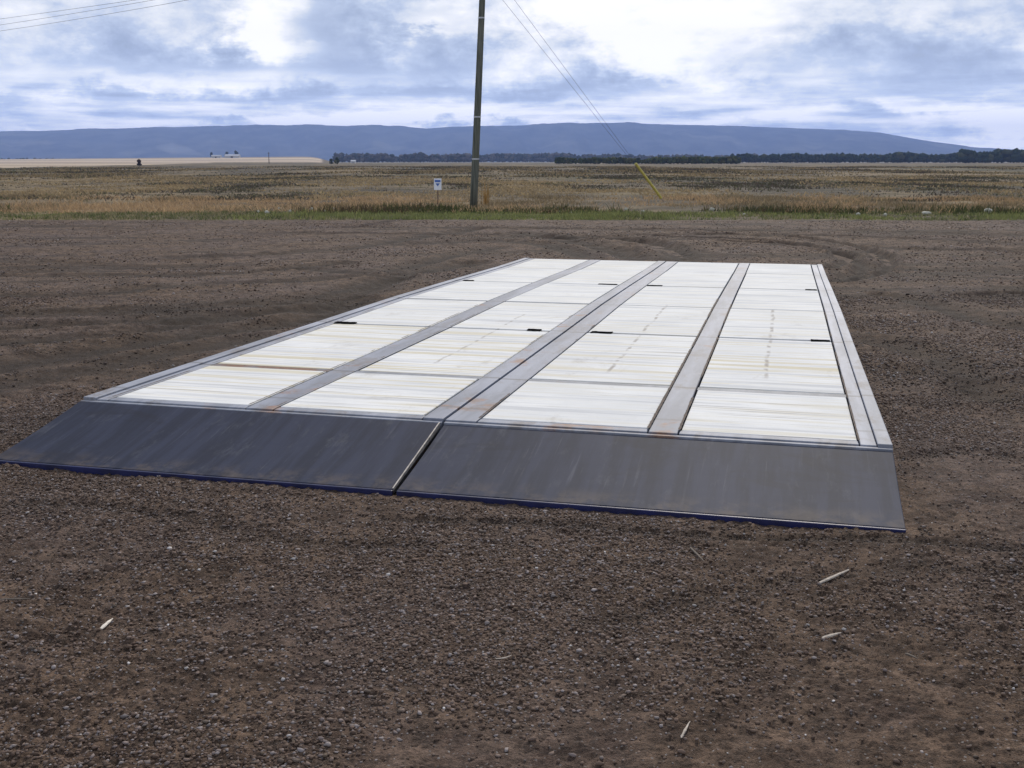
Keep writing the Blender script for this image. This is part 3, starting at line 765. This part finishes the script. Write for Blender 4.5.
# a tall rusty weed beside the pole
def tall_weed(px, py, h, col, label, n=26, spread=.10):
    p = on_z(px, py, -.2); rg = np.random.default_rng(int(px))
    x = rg.normal(0, spread, n); y = rg.normal(0, spread, n)
    V, Fq, Cq = blades(x, y, np.full(n, -.02), rg.uniform(.6, 1, n)*h, rg.uniform(.02, .035, n), np.array(col)[None]*rg.uniform(.7, 1.3, (n, 1)), rg, .18)
    o = mesh_np('tall_weed', V, Fq, M_grass, color=Cq); o.location = (p.x, p.y, float(fz(np.array(p.x), np.array(p.y))))
    return tag(o, label, 'weed')
tall_weed(485.5, 205, 1.15, (.27, .16, .055), 'tall rust coloured weed standing just right of the utility pole foot')

# ------------------------------------------------------------------ rocks along the verge
M_rock = plain('pale_rock', (.40, .385, .31), .85, 0, .25, 6)
def rock(px, py, wpx, label, group=None, flatt=.6):
    p = on_z(px, py, -.2); s = wpx*.85/F*p.y/2
    rg = np.random.default_rng(int(px*7)); v, f = ico(2)
    v = v*(1+.35*np.array([mnoise.noise(Vector(q)*1.3+Vector((px, 0, 0))) for q in v]))[:, None]
    v = v*np.array([1.0, rg.uniform(.6, .9), flatt])*s
    o = mesh_np('rock', v, f, M_rock); o.location = (p.x, p.y, -.19+s*flatt*.55); o.rotation_euler = (0, 0, rg.uniform(0, 3))
    return tag(o, label, 'rock', group)
rock(988, 213.5, 10, 'large pale rock in the verge near the right end of the grass', flatt=.75)
rock(926, 214.5, 11, 'low flat grey rock at the verge, left of the large pale rock', flatt=.4)
GL = 'small pale stones in the green verge'
ORD = ['leftmost', 'second from left', 'third from left', 'fourth from left', 'fifth from left', 'sixth from left', 'seventh from left', 'eighth from left', 'ninth from left',
       'eighth from right', 'seventh from right', 'sixth from right', 'fifth from right', 'fourth from right', 'third from right', 'second from right', 'rightmost']
for i, (px, py, wd) in enumerate([(258, 213, 5), (267, 214, 6), (280, 210.5, 5.5), (290, 213, 5), (312, 211.5, 7), (324, 212.5, 5), (333, 210.5, 5.5), (351, 211, 5), (420, 213, 6),
                                  (560, 213.5, 4.5), (571, 214, 4), (626, 210.5, 5), (643, 213, 5), (712, 211, 6), (744, 215.5, 4), (858, 215.5, 5), (885, 216, 5)]):
    rock(px, py, wd, ORD[i] + ' of the small pale stones in the green verge', GL, flatt=.8)

# ------------------------------------------------------------------ utility pole, guy wires, overhead wires
def pole_material():
    m, t, b = new_mat('weathered_pole'); c = t.obj()
    g = t.noise(t.map(c, (14, 14, .8)), 1.0, 6, .65, .2); n = t.noise(c, 1.1, 4)
    co = t.mix(t.rng(g, .35, .65), (.052, .058, .046), (.150, .152, .122)); co = t.mix(t.rng(n, .45, .65, 0, .5), co, (.085, .092, .062))
    t.put(b.inputs['Base Color'], co); b.inputs['Roughness'].default_value = .85
    bump(t, b, g, .5, .01); return m
PM = pole_material(); M_galv = plain('galvanised', (.45, .46, .48), .45, .5, .2); M_wire = plain('wire_metal', (.12, .13, .16), .5, .4, .1)
pb = on_z(473.5, 208, -.2); PD = pb.y
ptop = at_y(482.2, 0, PD); lean = (ptop-pb)/(ptop.z-pb.z)
PTOP = 9.9
def pp(z): return pb+lean*(z-pb.z)
pole = empty('utility_pole', pb)
tag(pole, 'tall dark weathered wooden utility pole leaning slightly right at the verge', 'utility pole')
m = MB(); zs = np.linspace(-.35, PTOP, 9)
m.tube([pp(z)-pb for z in zs], [.155-.0045*(z+.35) for z in zs], 14)
m.build('pole_shaft', PM, pole, smooth=True)
for py in (18, 117, 159):
    q = at_y(480, py, PD); c = pp(q.z)-pb; rr_ = .155-.0045*(q.z+.35)+.006
    m = MB(); m.tube([c-Vector((0, 0, .025)), c+Vector((0, 0, .025))], rr_, 14); m.build('steel_band', M_galv, pole)
m = MB(); c = pp(9.45)-pb; m.box(c.x-1.1, c.x+1.1, c.y-.22, c.y-.12, c.z-.06, c.z+.06); arm = m.build('crossarm', PM, pole, bevel=.01)
INS = [-1.0, -.45, 1.0]
for dx in INS:
    m = MB(); q = Vector((c.x+dx, c.y-.17, c.z+.06)); m.tube([q, q+Vector((0, 0, .06)), q+Vector((0, 0, .07)), q+Vector((0, 0, .14)), q+Vector((0, 0, .17))], [.02, .02, .05, .045, .02], 10)
    m.build('insulator', plain('porcelain', (.30, .18, .12), .3), arm)
# wires to the left and away
for k, (dx, py0) in enumerate(zip(INS, (25, 31, 19))):
    a = pb+Vector((c.x+dx, c.y-.17, c.z+.20)); e = at_y(0, py0, 60.0)
    # passes through the point seen at the picture's left edge, then on out of frame
    L = 2.3; m = MB(); pts = []
    d = e-a; zend = e.z+ (e.z-a.z)*(L-1)+ .9
    for i in range(33):
        t_ = L*i/32; p = a+Vector((d.x*t_, d.y*t_, 0)); s = t_/L
        # sagging line through a and e
        zl = a.z+(8.9-a.z)*s; sag = (a.z+(8.9-a.z)/L - e.z)/(4*(1/L)*(1-1/L)); p.z = zl-4*sag*s*(1-s); pts.append(p)
    m.tube([q-pts[0] for q in pts], .008, 5)
    o = m.build('overhead_wire', M_wire); o.location = pts[0]
    tag(o, ['middle of the three thin overhead wires crossing the upper left sky', 'lowest of the three thin overhead wires crossing the upper left sky', 'highest of the three thin overhead wires crossing the upper left sky'][k], 'overhead wire', 'overhead wires in the upper left sky')
# guy wires down to the anchor with its yellow guard
ga = on_z(664.5, 202.5, -.2)
g1 = pp(9.1); g2 = pp(8.5)
guy = empty('guy_wire', ga); tag(guy, 'pair of thin guy wires slanting from the pole down to a yellow guard tube', 'guy wire')
for gt in (g1, g2):
    m = MB(); off = Vector((0, 0, 0)) if gt is g1 else Vector((-.03, 0, 0))
    m.tube([Vector((0, 0, 0)), gt-ga], .0065, 5); m.build('strand', M_wire, guy)
gd = (g1-ga).normalized()
m = MB(); s0, s1 = .28, 0
lo = at_y(661, 196, ga.y); 
# guard covers the lower stretch of the wire
tot = (g1-ga).length
def at_px(py):
    best = min(np.linspace(0, .5, 400), key=lambda t_: abs((lambda q: 384-F*((q.z-CAMH)*math.cos(PITCH)+q.y*math.sin(PITCH))/(q.y*math.cos(PITCH)-(q.z-CAMH)*math.sin(PITCH)))(ga+(g1-ga)*float(t_))-py))
    return float(best)*tot
s0, s1 = at_px(198), at_px(163.5)
m.tube([gd*s0, gd*(s0+.02), gd*s1], [.055, .06, .06], 10); m.build('guy_guard', plain('yellow_plastic', (.50, .42, .09), .6, 0, .12), guy, smooth=False)

# small roadside sign
sp = on_z(438, 205.5, -.2)
sign = empty('marker_sign', sp); tag(sign, 'small white and blue marker sign on a short post left of the utility pole', 'sign')
top = at_y(438, 178.5, sp.y).z-sp.z; bot = at_y(438, 190, sp.y).z-sp.z
m = MB(); m.box(-.022, .022, -.012, .012, -.1, top-.03); m.build('post', plain('rusty_post', (.12, .07, .05), .8), sign)
M_wh = plain('white_sign', (.74, .76, .80), .5, 0, .05); M_bl = plain('blue_sign', (.06, .14, .42), .5, 0, .1)
m = MB(); m.box(-.155, .155, -.026, -.014, bot, top); pl = m.build('sign_plate', M_wh, sign, bevel=.006)
m = MB(); hS = top-bot
m.box(-.12, .12, -.030, -.0265, top-hS*.32, top-hS*.12); m.build('blue_band', M_bl, pl)
m = MB(); m.add([(-.09, -.030, top-hS*.42), (.09, -.030, top-hS*.42), (0, -.030, top-hS*.68), (-.09, -.0265, top-hS*.42), (.09, -.0265, top-hS*.42), (0, -.0265, top-hS*.68)], [(0, 2, 1), (3, 4, 5), (0, 1, 4, 3), (1, 2, 5, 4), (2, 0, 3, 5)])
m.build('blue_mark', M_bl, pl)

# ------------------------------------------------------------------ distant trees, farm
M_tree = tinted('far_foliage', 1.0, 0, 0)
def tree_mass(name, segs, label, seed, pal, kind='stuff'):
    """a far wood: many small jagged crowns; segs = (px0, px1, distance, hmin, hmax, count, depth)"""
    rg = np.random.default_rng(seed); V = []; Fa = []; Cc = []; off = 0
    for px0, px1, dist, h0, h1, n, dep in segs:
        pxx = rg.uniform(px0, px1, n); yy = dist+rg.uniform(0, dep, n); xx = (pxx-512)/F*math.cos(PITCH)*yy
        hs = rg.uniform(h0, h1, n)*(1+.25*vnoise(pxx*.05, pxx*0, seed))
        for x, y, h in zip(xx, yy, hs):
            k = len(IV); con = rg.uniform(0, 1) < .55
            for part in range(3):
                v = IV*(1+rg.uniform(-.3, .3, (k, 1)))
                zc = h*(.3+.22*part); wr = h*(.34-.075*part if con else .36)*rg.uniform(.8, 1.2)
                v = v*np.array([wr, wr, h*.24])
                v = v+np.array([x+rg.uniform(-.1, .1)*h, y, zc])
                V.append(v); Fa.append(IF+off); off += k
                Cc.append(np.repeat(np.array([pal[rg.integers(len(pal))]])*rg.uniform(.7, 1.3), k, 0))
    return tag(mesh_np(name, np.vstack(V), np.vstack(Fa), M_tree, color=np.vstack(Cc)), label, 'trees', kind=kind)
spr = [(.016, .026, .020), (.022, .034, .024), (.030, .042, .026), (.05, .055, .03)]
mixd = [(.045, .055, .025), (.060, .070, .028), (.035, .045, .025), (.080, .075, .03)]
tree_mass('far_wood', [(730, 990, 1250, 8.0, 11.5, 420, 60), (960, 1120, 1050, 9.5, 13.5, 260, 60), (895, 915, 1200, 10, 12.5, 16, 30)], 'dark band of distant trees along the right horizon', 501, spr)
tree_mass('hedgerow', [(556, 740, 690, 3.2, 4.6, 320, 12)], 'low green tree belt with a straight dark foot right of the pole', 502, mixd)
tree_mass('far_tree_line', [(395, 560, 2300, 12, 19, 300, 90), (335, 480, 1900, 11, 17, 170, 60), (560, 760, 2200, 12, 18, 240, 60)], 'hazy bluish tree line behind the utility pole', 503, [(.07, .065, .06), (.045, .05, .045), (.10, .09, .08), (.03, .04, .035)])
tree_mass('horizon_wood', [(-60, 165, 2700, 5, 11, 300, 100)], 'thin far tree line under the hills at left', 504, spr)

def barn(px, dist, wd, ht, dp, label, wall, roof, rise=0.0, name='barn'):
    x = (px-512)/F*math.cos(PITCH)*dist
    j = (np.abs(FY[:, 0]-dist)).argmin(); i = (np.abs(FX[j]-x)).argmin(); z0 = float(FZ[j, i])
    o = empty(name, (x, dist, z0)); tag(o, label, 'barn')
    m = MB(); m.box(-wd/2, wd/2, 0, dp, -.5, ht*.62); m.build('wall', wall, o)
    m = MB(); e = ht*.62; q = .4
    m.add([(-wd/2-q, -q, e-.05), (wd/2+q, -q, e-.05), (wd/2+q, dp+q, e-.05), (-wd/2-q, dp+q, e-.05), (-wd/2-q, dp/2, ht), (wd/2+q, dp/2, ht)], [(0, 1, 5, 4), (2, 3, 4, 5), (0, 4, 3), (1, 2, 5), (3, 2, 1, 0)])
    m.build('roof', roof, o)
    m = MB(); m.box(-wd*.08, wd*.08, -.12, -.02, 0, ht*.45); m.build('door', M_darkW, o)
    return o
W_w = plain('white_barn_wall', (.48, .47, .45), .7, 0, .1); W_r = plain('pale_metal_roof', (.42, .42, .44), .6, .0, .1); W_g = plain('grey_roof', (.32, .32, .33), .6)
barn(232, 1700, 22, 5.5, 9, 'small white barn on the pale rise at far left, the right one of two', W_w, W_r)
barn(216, 1720, 14, 5.0, 9, 'smaller grey roofed white barn just left of the white barn on the rise', W_w, W_g)
barn(353, 1180, 4.6, 3.4, 5, 'tiny white shed at the left end of the hazy tree line', W_w, W_r, name='shed')
def lone_tree(px, dist, h, label, kind, cat='tree', pal=spr, z0=None):
    x = (px-512)/F*math.cos(PITCH)*dist; rg = np.random.default_rng(int(px*3))
    j = (np.abs(FY[:, 0]-dist)).argmin(); i = (np.abs(FX[j]-x)).argmin(); z0 = float(FZ[j, i])
    o = empty(kind, (x, dist, z0)); tag(o, label, cat)
    V = []; Fa = []; Cc = []; off = 0
    for k in range(26):
        v = IV*(1+rg.uniform(-.35, .35, (len(IV), 1)))*np.array([.20, .20, .16])*h*rg.uniform(.6, 1.1)
        a, r_ = rg.uniform(0, 6.28), rg.uniform(0, .34)*h; zc = rg.uniform(.22, .86)*h
        V.append(v+np.array([math.cos(a)*r_*(1.15-zc/h), math.sin(a)*r_*(1.15-zc/h), zc])); Fa.append(IF+off); off += len(IV)
        Cc.append(np.repeat(np.array([pal[rg.integers(len(pal))]])*rg.uniform(.7, 1.3), len(IV), 0))
    mesh_np('crown', np.vstack(V), np.vstack(Fa), M_tree, parent=o, color=np.vstack(Cc))
    m = MB(); m.tube([(0, 0, -.3), (0, 0, h*.4)], [h*.04, h*.02], 6); m.build('trunk', M_darkW, o)
lone_tree(139, 400, 2.6, 'small dark bush standing alone in the pale field at left', 'bush', 'bush', [(.03, .022, .02), (.045, .030, .025)])
lone_tree(212, 1940, 9, 'small dark tree left of the two far barns', 'tree')
lone_tree(236.5, 1990, 12, 'dark tree directly behind the right end of the white barn', 'tree')
lone_tree(227, 1990, 11, 'dark tree behind the left end of the white barn', 'tree')
lone_tree(337, 640, 4.5, 'round green tree at the right end of the pale field', 'tree', pal=mixd)
lone_tree(331, 660, 3.6, 'lower dark green tree just left of the round green one', 'tree')
lone_tree(559, 675, 4.6, 'rounded dark tree ending the low green belt at its left', 'tree')
# far pole
x = (269-512)/F*math.cos(PITCH)*800; o = empty('distant_utility_pole', (x, 800, -.2)); tag(o, 'tiny far-off utility pole in front of the pale rise at left', 'utility pole')
m = MB(); m.tube([(0, 0, -.2), (0, 0, 8.5)], [.30, .2], 8); m.build('pole_shaft', M_darkW, o)
m = MB(); m.box(-1.1, 1.1, -.3, -.2, 7.6, 7.75); m.build('crossarm', M_darkW, o)

# thin smoke drifting off a field fire in front of the hills
def smoke():
    m = bpy.data.materials.new('thin_smoke'); m.use_nodes = True
    t = NT(m.node_tree); t.n.clear(); o = t.node('ShaderNodeOutputMaterial')
    v = t.node('ShaderNodeVolumePrincipled'); v.inputs['Color'].default_value = (.92, .95, 1.0, 1); v.inputs['Density'].default_value = .006
    t.put(o.inputs['Volume'], v.outputs[0])
    D = 1780.0; pts = [at_y(px, py, D) for px, py in ((205, 156.5), (196, 153), (186, 150.5), (172, 148.5), (156, 147))]
    b = MB(); b.tube([p-pts[0] for p in pts], [1.2, 4.0, 7.0, 9.5, 3.0], 12)
    ob = b.build('smoke', m); ob.location = pts[0]
    tag(ob, 'thin pale smoke plume drifting left in front of the blue hills', 'smoke', kind='stuff')
smoke()
